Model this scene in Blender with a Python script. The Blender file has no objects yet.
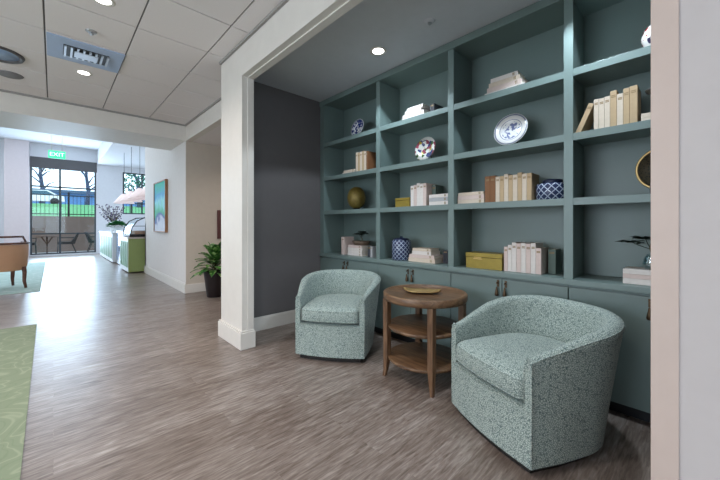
import bpy, bmesh, math, random
from mathutils import Vector, Matrix
random.seed(7)
C = bpy.context.scene.collection
PI = math.pi

# ------------------------------------------------------------------ camera
cam_d = bpy.data.cameras.new('camera'); cam = bpy.data.objects.new('camera', cam_d); C.objects.link(cam)
cam.location = (0, 0, 1.17); cam.rotation_euler = (PI/2, 0, -math.radians(43.3))
cam_d.lens = 16.275; cam_d.sensor_width = 36; cam_d.shift_y = -15/720; cam_d.clip_start = .02; cam_d.clip_end = 400
bpy.context.scene.camera = cam

# ------------------------------------------------------------------ world, view
sc = bpy.context.scene
w = bpy.data.worlds.new('sky'); sc.world = w; w.use_nodes = True
bg = w.node_tree.nodes['Background']; bg.inputs[0].default_value = (.70, .86, 1, 1); bg.inputs[1].default_value = 2.6
sc.view_settings.view_transform = 'Standard'; sc.view_settings.look = 'None'
sc.view_settings.gamma = 1; sc.view_settings.use_curve_mapping = False
sc.view_settings.exposure = 0.0

# ------------------------------------------------------------------ large lights
def area(name, loc, size, power, col, rot=(0, 0, 0), spread=180):
    l = bpy.data.lights.new(name, 'AREA'); l.shape = 'RECTANGLE'; l.size, l.size_y = size; l.energy = power; l.color = col
    l.spread = math.radians(spread)
    o = bpy.data.objects.new(name, l); C.objects.link(o); o.location = loc; o.rotation_euler = rot
    return o
# fill lamps added for unseen lounge windows left and behind; then cafe window and ceiling
area('added_daylight_left', (-4.42, 2.2, 1.55), (2.3, 3.6), 110, (.84, .90, 1), (0, -PI/2, 0))
area('added_daylight_back', (-1.2, -3.42, 1.55), (4.0, 2.3), 35, (.84, .90, 1), (PI/2, 0, 0))
area('daylight_cafe_front', (0.3, 16.8, 1.9), (1.8, 3.2), 190, (.58, .78, 1), (-PI/2, 0, 0))
area('cafe_ceiling_glow', (-1.0, 11.8, 4.15), (4, 7), 120, (.90, .93, 1))

# ------------------------------------------------------------------ helpers
def s2l(c):
    return tuple((x/255/12.92 if x/255 <= .04045 else ((x/255+.055)/1.055)**2.4) for x in c)
MATS = {}
def mat(name, rgb, rough=.6, metal=0, spec=.5, noise=None, bump=None, emit=None, coat=0):
    if name in MATS: return MATS[name]
    m = bpy.data.materials.new(name); m.use_nodes = True; nt = m.node_tree; b = nt.nodes['Principled BSDF']
    c = s2l(rgb)
    b.inputs['Base Color'].default_value = (*c, 1); b.inputs['Roughness'].default_value = rough
    b.inputs['Metallic'].default_value = metal; b.inputs['Specular IOR Level'].default_value = spec
    b.inputs['Coat Weight'].default_value = coat
    tc = nt.nodes.new('ShaderNodeTexCoord')
    sc_, amt = noise or (12, .05)
    n = nt.nodes.new('ShaderNodeTexNoise'); n.inputs['Scale'].default_value = sc_; n.inputs['Detail'].default_value = 4
    nt.links.new(tc.outputs['Object'], n.inputs['Vector'])
    r = nt.nodes.new('ShaderNodeMix'); r.data_type = 'RGBA'
    r.inputs[6].default_value = (*[x*(1-amt) for x in c], 1); r.inputs[7].default_value = (*[min(1, x*(1+amt)) for x in c], 1)
    nt.links.new(n.outputs['Fac'], r.inputs[0]); nt.links.new(r.outputs[2], b.inputs['Base Color'])
    if bump:
        n2 = nt.nodes.new('ShaderNodeTexNoise'); n2.inputs['Scale'].default_value = bump[0]
        nt.links.new(tc.outputs['Object'], n2.inputs['Vector'])
        bp = nt.nodes.new('ShaderNodeBump'); bp.inputs['Strength'].default_value = bump[1]; bp.inputs['Distance'].default_value = .01
        nt.links.new(n2.outputs['Fac'], bp.inputs['Height']); nt.links.new(bp.outputs[0], b.inputs['Normal'])
    if emit:
        b.inputs['Emission Color'].default_value = (*s2l(emit[0]), 1); b.inputs['Emission Strength'].default_value = emit[1]
    MATS[name] = m
    return m
def nodes(m): return m.node_tree.nodes, m.node_tree.links, m.node_tree.nodes['Principled BSDF']
def newmat(name, rough=.5):
    m = bpy.data.materials.new(name); m.use_nodes = True; MATS[name] = m
    N, L, b = nodes(m); b.inputs['Roughness'].default_value = rough
    return m, N, L, b
def mth(N, L, op, a, b=None, c=None):
    n = N.new('ShaderNodeMath'); n.operation = op
    for i, v in enumerate((a, b, c)):
        if v is None: continue
        if isinstance(v, (int, float)): n.inputs[i].default_value = v
        else: L.new(v, n.inputs[i])
    return n.outputs[0]
def ramp(N, L, fac, stops, interp='LINEAR'):
    r = N.new('ShaderNodeValToRGB'); r.color_ramp.interpolation = interp
    e = r.color_ramp.elements
    while len(e) < len(stops): e.new(.5)
    for k, (p, c) in enumerate(stops): e[k].position = p; e[k].color = (*s2l(c), 1)
    L.new(fac, r.inputs[0]); return r.outputs[0]

class MB:
    def __init__(s): s.bm = bmesh.new()
    def box(s, a, b, bev=0, M=None):
        t = bmesh.new(); bmesh.ops.create_cube(t, size=1)
        sx, sy, sz = (b[i]-a[i] for i in range(3)); cx, cy, cz = ((b[i]+a[i])/2 for i in range(3))
        for v in t.verts: v.co = Vector((v.co.x*sx+cx, v.co.y*sy+cy, v.co.z*sz+cz))
        if bev: bmesh.ops.bevel(t, geom=list(t.edges), offset=bev, segments=2, profile=.6, affect='EDGES')
        return s._merge(t, M)
    def _merge(s, t, M=None, smooth=False):
        if M is not None: t.transform(M)
        if smooth:
            for f in t.faces: f.smooth = True
        me = bpy.data.meshes.new('t'); t.to_mesh(me); t.free(); s.bm.from_mesh(me); bpy.data.meshes.remove(me)
        return s
    def tube(s, pts, r, n=8, cap=True, M=None):
        t = bmesh.new(); pts = [Vector(p) for p in pts]; rs = r if isinstance(r, (list, tuple)) else [r]*len(pts)
        rings = []; up = None
        for i, p in enumerate(pts):
            d = (pts[min(i+1, len(pts)-1)]-pts[max(i-1, 0)]).normalized()
            if up is None: up = Vector((0, 0, 1)) if abs(d.z) < .9 else Vector((1, 0, 0))
            x = d.cross(up).normalized(); y = x.cross(d).normalized(); up = y
            rings.append([t.verts.new(p+(x*math.cos(2*PI*k/n)+y*math.sin(2*PI*k/n))*rs[i]) for k in range(n)])
        for a, b in zip(rings, rings[1:]):
            for k in range(n): t.faces.new((a[k], a[(k+1) % n], b[(k+1) % n], b[k]))
        if cap: t.faces.new(rings[0][::-1]); t.faces.new(rings[-1])
        bmesh.ops.recalc_face_normals(t, faces=t.faces)
        return s._merge(t, M, True)
    def lathe(s, prof, n=32, M=None, sy=1):
        t = bmesh.new(); rings = []
        for r, z in prof:
            if r < 1e-5: rings.append([t.verts.new((0, 0, z))])
            else: rings.append([t.verts.new((r*math.cos(2*PI*k/n), sy*r*math.sin(2*PI*k/n), z)) for k in range(n)])
        for a, b in zip(rings, rings[1:]):
            for k in range(n):
                q = [a[k % len(a)], a[(k+1) % len(a)], b[(k+1) % len(b)], b[k % len(b)]]
                u = []
                for v in q:
                    if v not in u: u.append(v)
                if len(u) > 2: t.faces.new(u)
        bmesh.ops.recalc_face_normals(t, faces=t.faces)
        return s._merge(t, M, True)
    def grid(s, rows, close=False, M=None, smooth=True):
        t = bmesh.new(); V = [[t.verts.new(p) for p in r] for r in rows]
        for a, b in zip(V, V[1:]):
            m = len(a)
            for k in range(m if close else m-1): t.faces.new((a[k], a[(k+1) % m], b[(k+1) % m], b[k]))
        s._last = None
        return s._merge(t, M, smooth)
    def wedge_back(s):
        t = MB().prism([(-.06, 0), (.08, 0), (.03, .48), (-.02, .48)], -.23, .23)
        return s._merge(t.bm, Matrix(((0, 0, 1, 0), (1, 0, 0, 0), (0, 1, 0, 0), (0, 0, 0, 1))))
    def poly(s, pts): 
        s.bm.faces.new([s.bm.verts.new(p) for p in pts]); return s
    def prism(s, pts, z0, z1):
        t = bmesh.new(); a = [t.verts.new((x, y, z0)) for x, y in pts]; b = [t.verts.new((x, y, z1)) for x, y in pts]
        t.faces.new(a[::-1]); t.faces.new(b); n = len(pts)
        for k in range(n): t.faces.new((a[k], a[(k+1) % n], b[(k+1) % n], b[k]))
        bmesh.ops.recalc_face_normals(t, faces=t.faces)
        return s._merge(t)
    def build(s, name, m, parent=None, loc=None, rot=None, autosmooth=None):
        me = bpy.data.meshes.new(name); s.bm.to_mesh(me); s.bm.free(); me.materials.append(m)
        o = bpy.data.objects.new(name, me); C.objects.link(o)
        if parent: o.parent = parent
        if loc: o.location = loc
        if rot: o.rotation_euler = rot
        if autosmooth:
            for p in me.polygons: p.use_smooth = True
            me.set_sharp_from_angle(angle=math.radians(autosmooth))
        return o
def empty(name, loc, rz=0):
    o = bpy.data.objects.new(name, None); o.empty_display_size = .1; C.objects.link(o); o.location = loc; o.rotation_euler = (0, 0, rz); return o
def tag(o, label=None, cat=None, group=None, kind=None):
    if label: o['label'] = label
    if cat: o['category'] = cat
    if group: o['group'] = group
    if kind: o['kind'] = kind
    return o
def struct(o): o['kind'] = 'structure'; return o
def copy_tree(o, parent=None):
    c = o.copy(); C.objects.link(c)
    if parent: c.parent = parent
    for ch in list(o.children): copy_tree(ch, c)
    return c
T, RX, RY, RZ = Matrix.Translation, (lambda a: Matrix.Rotation(a, 4, 'X')), (lambda a: Matrix.Rotation(a, 4, 'Y')), (lambda a: Matrix.Rotation(a, 4, 'Z'))

# ------------------------------------------------------------------ materials
M_white = mat('white_trim_paint', (216, 210, 202), .45)
M_wall = mat('warm_white_wall_paint', (220, 214, 210), .75, bump=(180, .05))
M_cafewall = mat('cafe_white_wall_paint', (222, 222, 226), .75)
M_beige = mat('beige_wall_paint', (196, 184, 170), .75)
M_darkwall = mat('slate_grey_wall_paint', (98, 94, 94), .8, bump=(200, .05))
M_alcceil = mat('alcove_ceiling_paint', (192, 194, 199), .8)
M_teal = mat('blue_green_cabinet_paint', (110, 127, 124), .40, noise=(3, .04))
M_tile = mat('ceiling_tile', (228, 221, 219), .9, noise=(160, .05), bump=(220, .12))
M_gridbar = mat('ceiling_grid_backing', (120, 118, 118), .8)
M_black = mat('black_metal', (22, 22, 24), .45)
M_darkbase = mat('dark_base', (26, 22, 20), .6)
M_brass = mat('brass', (218, 184, 126), .36, .9)
M_bronze = mat('aged_bronze', (92, 74, 56), .4, .8)
M_gold = mat('gold_leaf', (146, 126, 52), .42, .3, noise=(30, .25))
M_chrome = mat('brushed_steel', (190, 192, 196), .3, .9)
M_toe = mat('black_toe_kick', (28, 32, 38), .5)
M_leaf = mat('plant_leaf', (58, 112, 48), .45, noise=(14, .55))
M_leafdark = mat('dark_plant_leaf', (18, 40, 24), .5, noise=(14, .4))
M_stem = mat('plant_stem', (80, 74, 48), .7)
M_pot = mat('dark_planter', (34, 26, 28), .4)

def wood_floor():
    m, N, L, b = newmat('grey_brown_plank_floor', .36)
    tc = N.new('ShaderNodeTexCoord'); sep = N.new('ShaderNodeSeparateXYZ'); L.new(tc.outputs['Object'], sep.inputs[0])
    br = N.new('ShaderNodeTexBrick'); br.inputs['Scale'].default_value = 1; br.inputs['Brick Width'].default_value = 1.22
    br.inputs['Row Height'].default_value = .16; br.inputs['Mortar Size'].default_value = .0012; br.offset = .37
    br.inputs['Color1'].default_value = (0, 0, 0, 1); br.inputs['Color2'].default_value = (1, 1, 1, 1); br.inputs['Mortar'].default_value = (.3, .3, .3, 1)
    L.new(tc.outputs['Object'], br.inputs['Vector'])
    mp = N.new('ShaderNodeMapping'); mp.inputs['Scale'].default_value = (3.2, 26, 1); L.new(tc.outputs['Object'], mp.inputs[0])
    off = N.new('ShaderNodeVectorMath'); off.operation = 'ADD'; L.new(mp.outputs[0], off.inputs[0])
    sc2 = N.new('ShaderNodeVectorMath'); sc2.operation = 'SCALE'; sc2.inputs['Scale'].default_value = 7; L.new(br.outputs['Color'], sc2.inputs[0]); L.new(sc2.outputs[0], off.inputs[1])
    n1 = N.new('ShaderNodeTexNoise'); n1.inputs['Scale'].default_value = 2.2; n1.inputs['Detail'].default_value = 8; n1.inputs['Roughness'].default_value = .62; n1.inputs['Distortion'].default_value = .6
    L.new(off.outputs[0], n1.inputs['Vector'])
    col = ramp(N, L, n1.outputs['Fac'], [(.28, (100, 88, 82)), (.42, (132, 121, 115)), (.56, (154, 146, 141)), (.74, (184, 178, 175))])
    mx = N.new('ShaderNodeMix'); mx.data_type = 'RGBA'; mx.blend_type = 'MULTIPLY'; mx.inputs[0].default_value = 1
    n3 = N.new('ShaderNodeTexNoise'); n3.inputs['Scale'].default_value = 1; n3.inputs['Detail'].default_value = 5
    mp3 = N.new('ShaderNodeMapping'); mp3.inputs['Scale'].default_value = (7, 90, 1); L.new(tc.outputs['Object'], mp3.inputs[0]); L.new(mp3.outputs[0], n3.inputs['Vector'])
    fine = ramp(N, L, n3.outputs['Fac'], [(.34, (218, 213, 209)), (.5, (243, 239, 235)), (.64, (255, 252, 248))])
    m3 = N.new('ShaderNodeMix'); m3.data_type = 'RGBA'; m3.blend_type = 'MULTIPLY'; m3.inputs[0].default_value = 1; L.new(col, m3.inputs[6]); L.new(fine, m3.inputs[7]); col = m3.outputs[2]
    tint = ramp(N, L, br.outputs['Color'], [(0, (222, 214, 208)), (1, (255, 252, 250))])
    L.new(col, mx.inputs[6]); L.new(tint, mx.inputs[7]); L.new(mx.outputs[2], b.inputs['Base Color'])
    rr = mth(N, L, 'MULTIPLY_ADD', n1.outputs['Fac'], -.16, .40); L.new(rr, b.inputs['Roughness'])
    bp = N.new('ShaderNodeBump'); bp.inputs['Strength'].default_value = .12; bp.inputs['Distance'].default_value = .004
    L.new(n1.outputs['Fac'], bp.inputs['Height']); L.new(bp.outputs[0], b.inputs['Normal'])
    return m
M_floor = wood_floor()

def shagreen(name, light, dark, scale=95):
    m, N, L, b = newmat(name, .75)
    tc = N.new('ShaderNodeTexCoord')
    nz = N.new('ShaderNodeTexNoise'); nz.inputs['Scale'].default_value = 30; L.new(tc.outputs['Object'], nz.inputs['Vector'])
    mx = N.new('ShaderNodeVectorMath'); mx.operation = 'MULTIPLY_ADD'
    L.new(nz.outputs['Color'], mx.inputs[0]); mx.inputs[1].default_value = (.008, .008, .008); L.new(tc.outputs['Object'], mx.inputs[2])
    v = N.new('ShaderNodeTexVoronoi'); v.feature = 'DISTANCE_TO_EDGE'; v.inputs['Scale'].default_value = scale; L.new(mx.outputs[0], v.inputs['Vector'])
    n2 = N.new('ShaderNodeTexNoise'); n2.inputs['Scale'].default_value = 5; L.new(tc.outputs['Object'], n2.inputs['Vector'])
    th = mth(N, L, 'MULTIPLY_ADD', n2.outputs['Fac'], .0, 0)
    col = ramp(N, L, v.outputs['Distance'], [(.07, dark), (.16, light)])
    L.new(col, b.inputs['Base Color'])
    bp = N.new('ShaderNodeBump'); bp.inputs['Strength'].default_value = .25; bp.inputs['Distance'].default_value = .003
    L.new(v.outputs['Distance'], bp.inputs['Height']); L.new(bp.outputs[0], b.inputs['Normal'])
    b.inputs['Sheen Weight'].default_value = .15
    return m
M_fab = shagreen('pebbled_sage_fabric', (178, 189, 180), (92, 110, 108), 118)
M_pipe = mat('sage_piping_fabric', (128, 152, 146), .8)

def wood(name, c1, c2, c3, axis=(18, 2.2, 18)):
    m, N, L, b = newmat(name, .42)
    tc = N.new('ShaderNodeTexCoord'); mp = N.new('ShaderNodeMapping'); mp.inputs['Scale'].default_value = axis; L.new(tc.outputs['Object'], mp.inputs[0])
    n = N.new('ShaderNodeTexNoise'); n.inputs['Scale'].default_value = 2; n.inputs['Detail'].default_value = 6; n.inputs['Distortion'].default_value = 1; L.new(mp.outputs[0], n.inputs['Vector'])
    L.new(ramp(N, L, n.outputs['Fac'], [(.3, c1), (.5, c2), (.72, c3)]), b.inputs['Base Color'])
    return m
M_oak = wood('brown_oak', (70, 48, 32), (106, 78, 54), (134, 104, 76))
M_oakv = wood('brown_oak_upright', (70, 48, 32), (102, 74, 52), (128, 98, 72), (18, 18, 2.2))
M_chairwood = wood('reddish_chair_wood', (58, 32, 22), (92, 54, 38), (116, 72, 52), (10, 10, 10))
M_tan = mat('tan_leather', (196, 150, 116), .6)
M_framewood = mat('honey_wood_frame', (150, 108, 76), .5)

def lattice(name, R):
    m, N, L, b = newmat(name, .25)
    tc = N.new('ShaderNodeTexCoord'); sp = N.new('ShaderNodeSeparateXYZ'); L.new(tc.outputs['Object'], sp.inputs[0])
    a = mth(N, L, 'MULTIPLY', mth(N, L, 'ARCTAN2', sp.outputs[1], sp.outputs[0]), R)
    p = 2*PI*R/14
    def ln(sign, wd):
        z = mth(N, L, 'MULTIPLY', sp.outputs[2], sign)
        f = mth(N, L, 'FRACT', mth(N, L, 'DIVIDE', mth(N, L, 'ADD', mth(N, L, 'ADD', a, z), 50*p), p))
        return mth(N, L, 'LESS_THAN', mth(N, L, 'ABSOLUTE', mth(N, L, 'SUBTRACT', f, .5)), wd)
    both = mth(N, L, 'MAXIMUM', ln(1, .09), ln(-1, .09))
    L.new(ramp(N, L, both, [(0, (44, 54, 84)), (1, (158, 168, 188))]), b.inputs['Base Color'])
    return m
def porcelain(name, kind, R):
    m, N, L, b = newmat(name, .2)
    tc = N.new('ShaderNodeTexCoord')
    ln = N.new('ShaderNodeVectorMath'); ln.operation = 'LENGTH'; L.new(tc.outputs['Object'], ln.inputs[0])
    d = mth(N, L, 'DIVIDE', ln.outputs['Value'], R)
    n = N.new('ShaderNodeTexNoise'); n.inputs['Scale'].default_value = 34 if kind != 'flower' else 16; n.inputs['Detail'].default_value = 3; L.new(tc.outputs['Object'], n.inputs['Vector'])
    if kind == 'flower':
        v = N.new('ShaderNodeTexVoronoi'); v.inputs['Scale'].default_value = 34; L.new(tc.outputs['Object'], v.inputs['Vector'])
        s = N.new('ShaderNodeSeparateColor'); L.new(v.outputs['Color'], s.inputs[0])
        col = ramp(N, L, s.outputs[0], [(0, (214, 214, 208)), (.22, (140, 70, 84)), (.36, (206, 204, 196)), (.5, (172, 150, 62)), (.62, (70, 96, 60)), (.74, (212, 210, 204)), (.86, (64, 72, 112))], 'CONSTANT')
    else:
        k = (48, 62, 120) if kind == 'dark' else (104, 112, 150)
        th = .48 if kind == 'dark' else .53
        pat = ramp(N, L, n.outputs['Fac'], [(th-.02, (222, 222, 224)), (th+.03, k)])
        ring = mth(N, L, 'COMPARE', d, .66, .02); ring2 = mth(N, L, 'COMPARE', d, .94, .035)
        msk = mth(N, L, 'LESS_THAN', d, .56)
        if kind == 'dark': msk = mth(N, L, 'LESS_THAN', d, .9)
        mx = N.new('ShaderNodeMix'); mx.data_type = 'RGBA'; L.new(msk, mx.inputs[0]); mx.inputs[6].default_value = (*s2l((224, 222, 220)), 1); L.new(pat, mx.inputs[7])
        m2 = N.new('ShaderNodeMix'); m2.data_type = 'RGBA'; L.new(mth(N, L, 'MAXIMUM', ring, ring2), m2.inputs[0]); L.new(mx.outputs[2], m2.inputs[6]); m2.inputs[7].default_value = (*s2l((130, 136, 160)), 1)
        col = m2.outputs[2]
    L.new(col, b.inputs['Base Color']); return m

def glass(name='window_glass', f=.03, tint=(.96, .99, 1, 1)):
    m = bpy.data.materials.new(name); m.use_nodes = True; N, L = m.node_tree.nodes, m.node_tree.links
    N.clear(); o = N.new('ShaderNodeOutputMaterial'); t = N.new('ShaderNodeBsdfTransparent'); t.inputs[0].default_value = tint
    g = N.new('ShaderNodeBsdfGlossy'); g.inputs['Roughness'].default_value = .03; mx = N.new('ShaderNodeMixShader'); mx.inputs[0].default_value = f
    L.new(t.outputs[0], mx.inputs[1]); L.new(g.outputs[0], mx.inputs[2]); L.new(mx.outputs[0], o.inputs[0]); return m
M_glass = glass()
M_caseglass = glass('case_glass', .25, (.85, .95, .97, 1))

# ------------------------------------------------------------------ room shell
XW, XI = 1.29, 1.395           # opening wall: lounge face and alcove face
XB, XK = 2.50, 2.84           # bookcase front and back
YJ, YC0, YC1 = .107, 2.985, 3.505
H, HA, HB, HH = 2.88, 2.75, 2.61, 2.575
def S(name, boxes, m, bev=0):
    b = MB()
    for a, c in boxes: b.box(a, c, bev)
    return struct(b.build(name, m))
S('floor', [((-4.7, -3.7, -.1), (4.2, 17.0, 0))], M_floor)
# dropped tile ceiling of the lounge: tiles with narrow reveals between them
tb = MB(); xs = [.53-.585*k for k in range(-2, 10)]; ys = [2.795+.585*k for k in range(-11, 6)]
for x in sorted(xs):
    for y in ys:
        x1 = min(x+.585, 1.66); y1 = min(y+.585, 6.1)
        if x >= 1.65: continue
        if y < 3.3 and x1 > XW: x1 = XW
        if x1-x < .03: continue
        tb.box((x+.006, y+.006, H), (x1-.006, y1-.006, H+.02), .003)
struct(tb.build('ceiling', M_tile))
S('ceiling', [((-4.7, -3.7, H+.014), (XW+.3, 6.1, H+.03)), ((1.5, 3.5, H+.014), (1.7, 6.1, H+.03))], M_gridbar)
# slim wall angle where the ceiling meets the walls
S('trim_1', [((XW-.022, -3.5, H-.024), (XW+.001, YC1, H-.001)), ((-4.5, 6.078, H-.024), (1.65, 6.101, H-.001)), ((1.628, YC1, H-.024), (1.651, 6.1, H-.001))], mat('wall_angle', (150, 146, 142), .6))
# opening wall with its column and header
S('wall_right', [((XW, -3.5, 0), (XI, YJ, H+.1))], mat('grey_white_wall_paint', (190, 183, 181), .75))
S('wall_header', [((XW, YJ, HH), (XI, YC0, H+.1))], M_white)
S('wall_column', [((XW, YC0, 0), (XI, YC1, H+.1))], M_white)
S('trim_2', [((XW-.006, YJ-.056, 0), (XI+.002, YJ+.004, HH))], mat('corner_guard_paint', (194, 176, 166), .5), .002)
S('trim_3', [((XW+.052, YC0-.010, .17), (XI+.008, YC0+.005, HH)), ((XW+.052, YJ, HH-.010), (XI+.008, YC0, HH+.005))], M_white, .002)
S('baseboard_column', [((XW-.022, YC0-.022, 0), (XI+.02, YC1+.035, .155)), ((XW-.014, YC0-.014, .155), (XI+.012, YC1+.028, .172))], M_white, .004)
S('baseboard_right', [((XW-.02, -3.5, 0), (XW, YJ-.06, .16))], M_white, .003)
# alcove
S('wall_alcove_left', [((XI, 3.40, 0), (4.1, YC1, H+.1))], M_darkwall)
S('wall_alcove_back', [((XK+.02, -.5, 0), (XK+.12, 3.40, H+.1))], M_darkwall)
S('wall_alcove_right', [((XI, -.5, 0), (XK+.02, -.38, H+.1))], M_darkwall)
S('ceiling_alcove', [((XI, -.38, HA), (XK+.02, 3.40, HA+.08))], M_alcceil)
S('baseboard_alcove', [((XI, 3.382, 0), (2.42, 3.40, .135)), ((XI, 3.388, .135), (2.42, 3.40, .15))], M_white, .003)
# passage behind the column
S('ceiling_passage', [((1.75, YC1, HB), (4.1, 6.1, HB+.1))], M_tile)
S('trim_4', [((1.65, YC1, HB), (1.75, 6.1, H+.1))], M_white)
S('wall_passage', [((1.652, 6.1, 0), (4.1, 6.16, HB+.1))], M_beige)
S('wall_passage_right', [((4.0, YC1, 0), (4.1, 6.1, H))], M_beige)
S('wall_middle', [((1.65, 6.104, 0), (1.75, 9.5, 4.25)), ((1.65, 9.4, 0), (4.1, 9.5, 1.2))], M_wall)
S('baseboard_middle', [((1.63, 6.085, 0), (1.65, 9.5, .15)), ((1.636, 6.09, .15), (1.65, 9.5, .17))], M_white, .003)
S('baseboard_passage', [((1.65, 6.08, 0), (4.0, 6.1, .15))], M_white, .003)
S('trim_5', [((-4.5, 6.1, HB), (1.65, 7.1, 4.3))], M_white)          # deep ceiling beam
# cafe
S('ceiling_cafe', [((-4.7, 7.0, 4.2), (6.1, 17.1, 4.3))], M_cafewall)
S('trim_6', [((1.30, 7.1, 3.63), (6.0, 17.0, 4.2))], M_cafewall)
def wall_with_holes(name, axis, p0, p1, a0, a1, z1, holes, m):
    b = MB(); cuts = sorted(holes)
    def bx(u0, u1, za, zb):
        if u1-u0 < .001 or zb-za < .001: return
        if axis == 'x': b.box((u0, p0, za), (u1, p1, zb))
        else: b.box((p0, u0, za), (p1, u1, zb))
    u = a0
    for (h0, h1, zb, zt) in cuts:
        bx(u, h0, 0, z1); bx(h0, h1, 0, zb); bx(h0, h1, zt, z1); u = h1
    bx(u, a1, 0, z1)
    return struct(b.build(name, m))
wall_with_holes('wall_cafe_end', 'x', 17.0, 17.15, -4.7, 6.1, 4.3, [(-3.9, -1.7, .06, 3.68), (-.62, 1.27, .06, 3.68), (2.15, 3.5, 1.64, 3.42)], M_cafewall)
wall_with_holes('wall_left', 'y', -4.6, -4.5, -3.7, 17.1, 4.3, [(.4, 4.0, .4, 2.7), (9.0, 15.0, .4, 3.4)], M_wall)
wall_with_holes('wall_back', 'x', -3.6, -3.5, -4.7, 1.4, 3.0, [(-3.2, .8, .4, 2.7)], M_wall)
S('wall_cafe_right', [((6.0, 9.5, 0), (6.1, 17.1, 4.3))], M_cafewall)
S('wall_upper_cafe', [((1.75, 9.4, 1.2), (6.1, 9.5, 4.2))], M_cafewall)
M_alu = mat('dark_window_frame', (70, 76, 82), .4, .5)
def window(name, axis, p, a0, a1, z0, z1, mull, trans, m=M_alu):
    e = struct(empty(name, (0, 0, 0)))
    f = MB(); t = .05
    def bx(u0, u1, za, zb, d=.03, tgt=None):
        tgt = tgt or f
        if axis == 'x': tgt.box((u0, p-d, za), (u1, p+d, zb))
        else: tgt.box((p-d, u0, za), (p+d, u1, zb))
    bx(a0, a0+t, z0, z1); bx(a1-t, a1, z0, z1); bx(a0, a1, z0, z0+t); bx(a0, a1, z1-t, z1)
    for q in mull: bx(q-.03, q+.03, z0, z1)
    for q in trans: bx(a0, a1, q-.025, q+.025)
    f.build('window_frame', m, e)
    g = MB(); bx(a0+.02, a1-.02, z0+.02, z1-.02, .004, g); g.build('glass', M_glass, e)
    return e
S('wall_pier', [((-1.25, 16.75, 0), (-.64, 17.0, 4.2))], mat('blush_wall_paint', (226, 212, 214), .75))
w1 = window('window_1', 'x', 17.07, -.62, 1.27, .06, 3.68, [.19], [2.62, .84])
MB().box((-.62, 16.97, 3.30), (1.29, 17.03, 3.70), .01).build('roller_shade', mat('charcoal_shade', (96, 94, 96), .8), w1)
window('window_2', 'x', 17.07, 2.15, 3.5, 1.64, 3.42, [2.85], [2.1])
window('window_3', 'x', 17.07, -3.9, -1.7, .06, 3.68, [-2.8], [2.62])
window('window_4', 'y', -4.55, .4, 4.0, .4, 2.7, [1.6, 2.8], [])
window('window_5', 'y', -4.55, 9.0, 15.0, .4, 3.4, [11, 13], [2.6])
window('window_6', 'x', -3.55, -3.2, .8, .4, 2.7, [-1.87, -.53], [])

# ------------------------------------------------------------------ outdoors beyond the cafe windows
tag(MB().box((-14, 17.15, -.1), (16, 19.6, 0)).build('patio_paving', mat('pale_paving', (205, 205, 205), .8)), 'pale concrete patio paving outside the cafe windows', 'paving', kind='structure')
tag(MB().box((-14, 19.3, 0), (16, 19.6, 1.55)).build('retaining_wall', mat('tan_block_wall', (132, 112, 102), .9, noise=(3, .15))), 'low tan retaining wall behind the patio, below the lawn', 'wall', kind='structure')
gb = MB().grid([[(-60, 19.6, 1.5), (70, 19.6, 1.5)], [(-60, 43, 3.2), (70, 43, 3.2)], [(-60, 45, 3.3), (70, 45, 3.3)]])
tag(gb.build('lawn', mat('lawn_grass', (76, 150, 92), .9, noise=(2, .2))), 'bright green lawn sloping up to the street', 'grass', kind='structure')
tag(MB().grid([[(-90, 45, 3.3), (100, 45, 3.3)], [(-90, 160, 4.2), (100, 160, 4.2)]]).build('street', mat('pale_asphalt', (150, 155, 160), .9)), 'grey street and parking beyond the lawn', 'street', kind='structure')
# rail fence
fe = tag(empty('rail_fence', (0, 19.45, 1.55)), 'black metal picket fence standing on the tan retaining wall', 'fence')
fb = MB()
for k in range(-60, 70): fb.box((k*.13-.008, -.008, 0), (k*.13+.008, .008, .95))
fb.build('picket', M_black, fe)['kind'] = 'stuff'
MB().box((-8, -.015, .9), (9, .015, .94)).build('rail', M_black, fe); MB().box((-8, -.015, .08), (9, .015, .12)).build('rail', M_black, fe)
fp = MB()
for k in (-4.1, -1.8, .5, 2.8, 5.1): 
    MB().box((k-.035, -.035, 0), (k+.035, .035, 1.08)).build('post', M_black, fe)
# car
car = tag(empty('parked_car', (-1.3, 48, 3.33)), 'white car parked on the street beyond the lawn', 'car')
side = [(-2.2, .35), (-2.25, .8), (-1.9, .95), (-1.3, 1.02), (-.7, 1.45), (.9, 1.48), (1.6, 1.05), (2.15, .9), (2.2, .35)]
MB().prism([(x, z) for x, z in side], -.85, .85).build('body', mat('white_car_paint', (235, 238, 240), .25, coat=.5), car, rot=(PI/2, 0, 0))
MB().prism([(-1.1, 1.03), (-.62, 1.38), (.8, 1.4), (1.35, 1.05)], -.87, .87).build('window_glass', mat('car_glass', (40, 90, 110), .15), car, rot=(PI/2, 0, 0))
for wx in (-1.4, 1.4):
    for wy in (-.8, .8): MB().lathe([(0, -.1), (.34, -.1), (.36, 0), (.34, .1), (0, .1)], 20, RX(PI/2)).build('wheel', M_black, car, loc=(wx, wy, .36))
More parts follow.
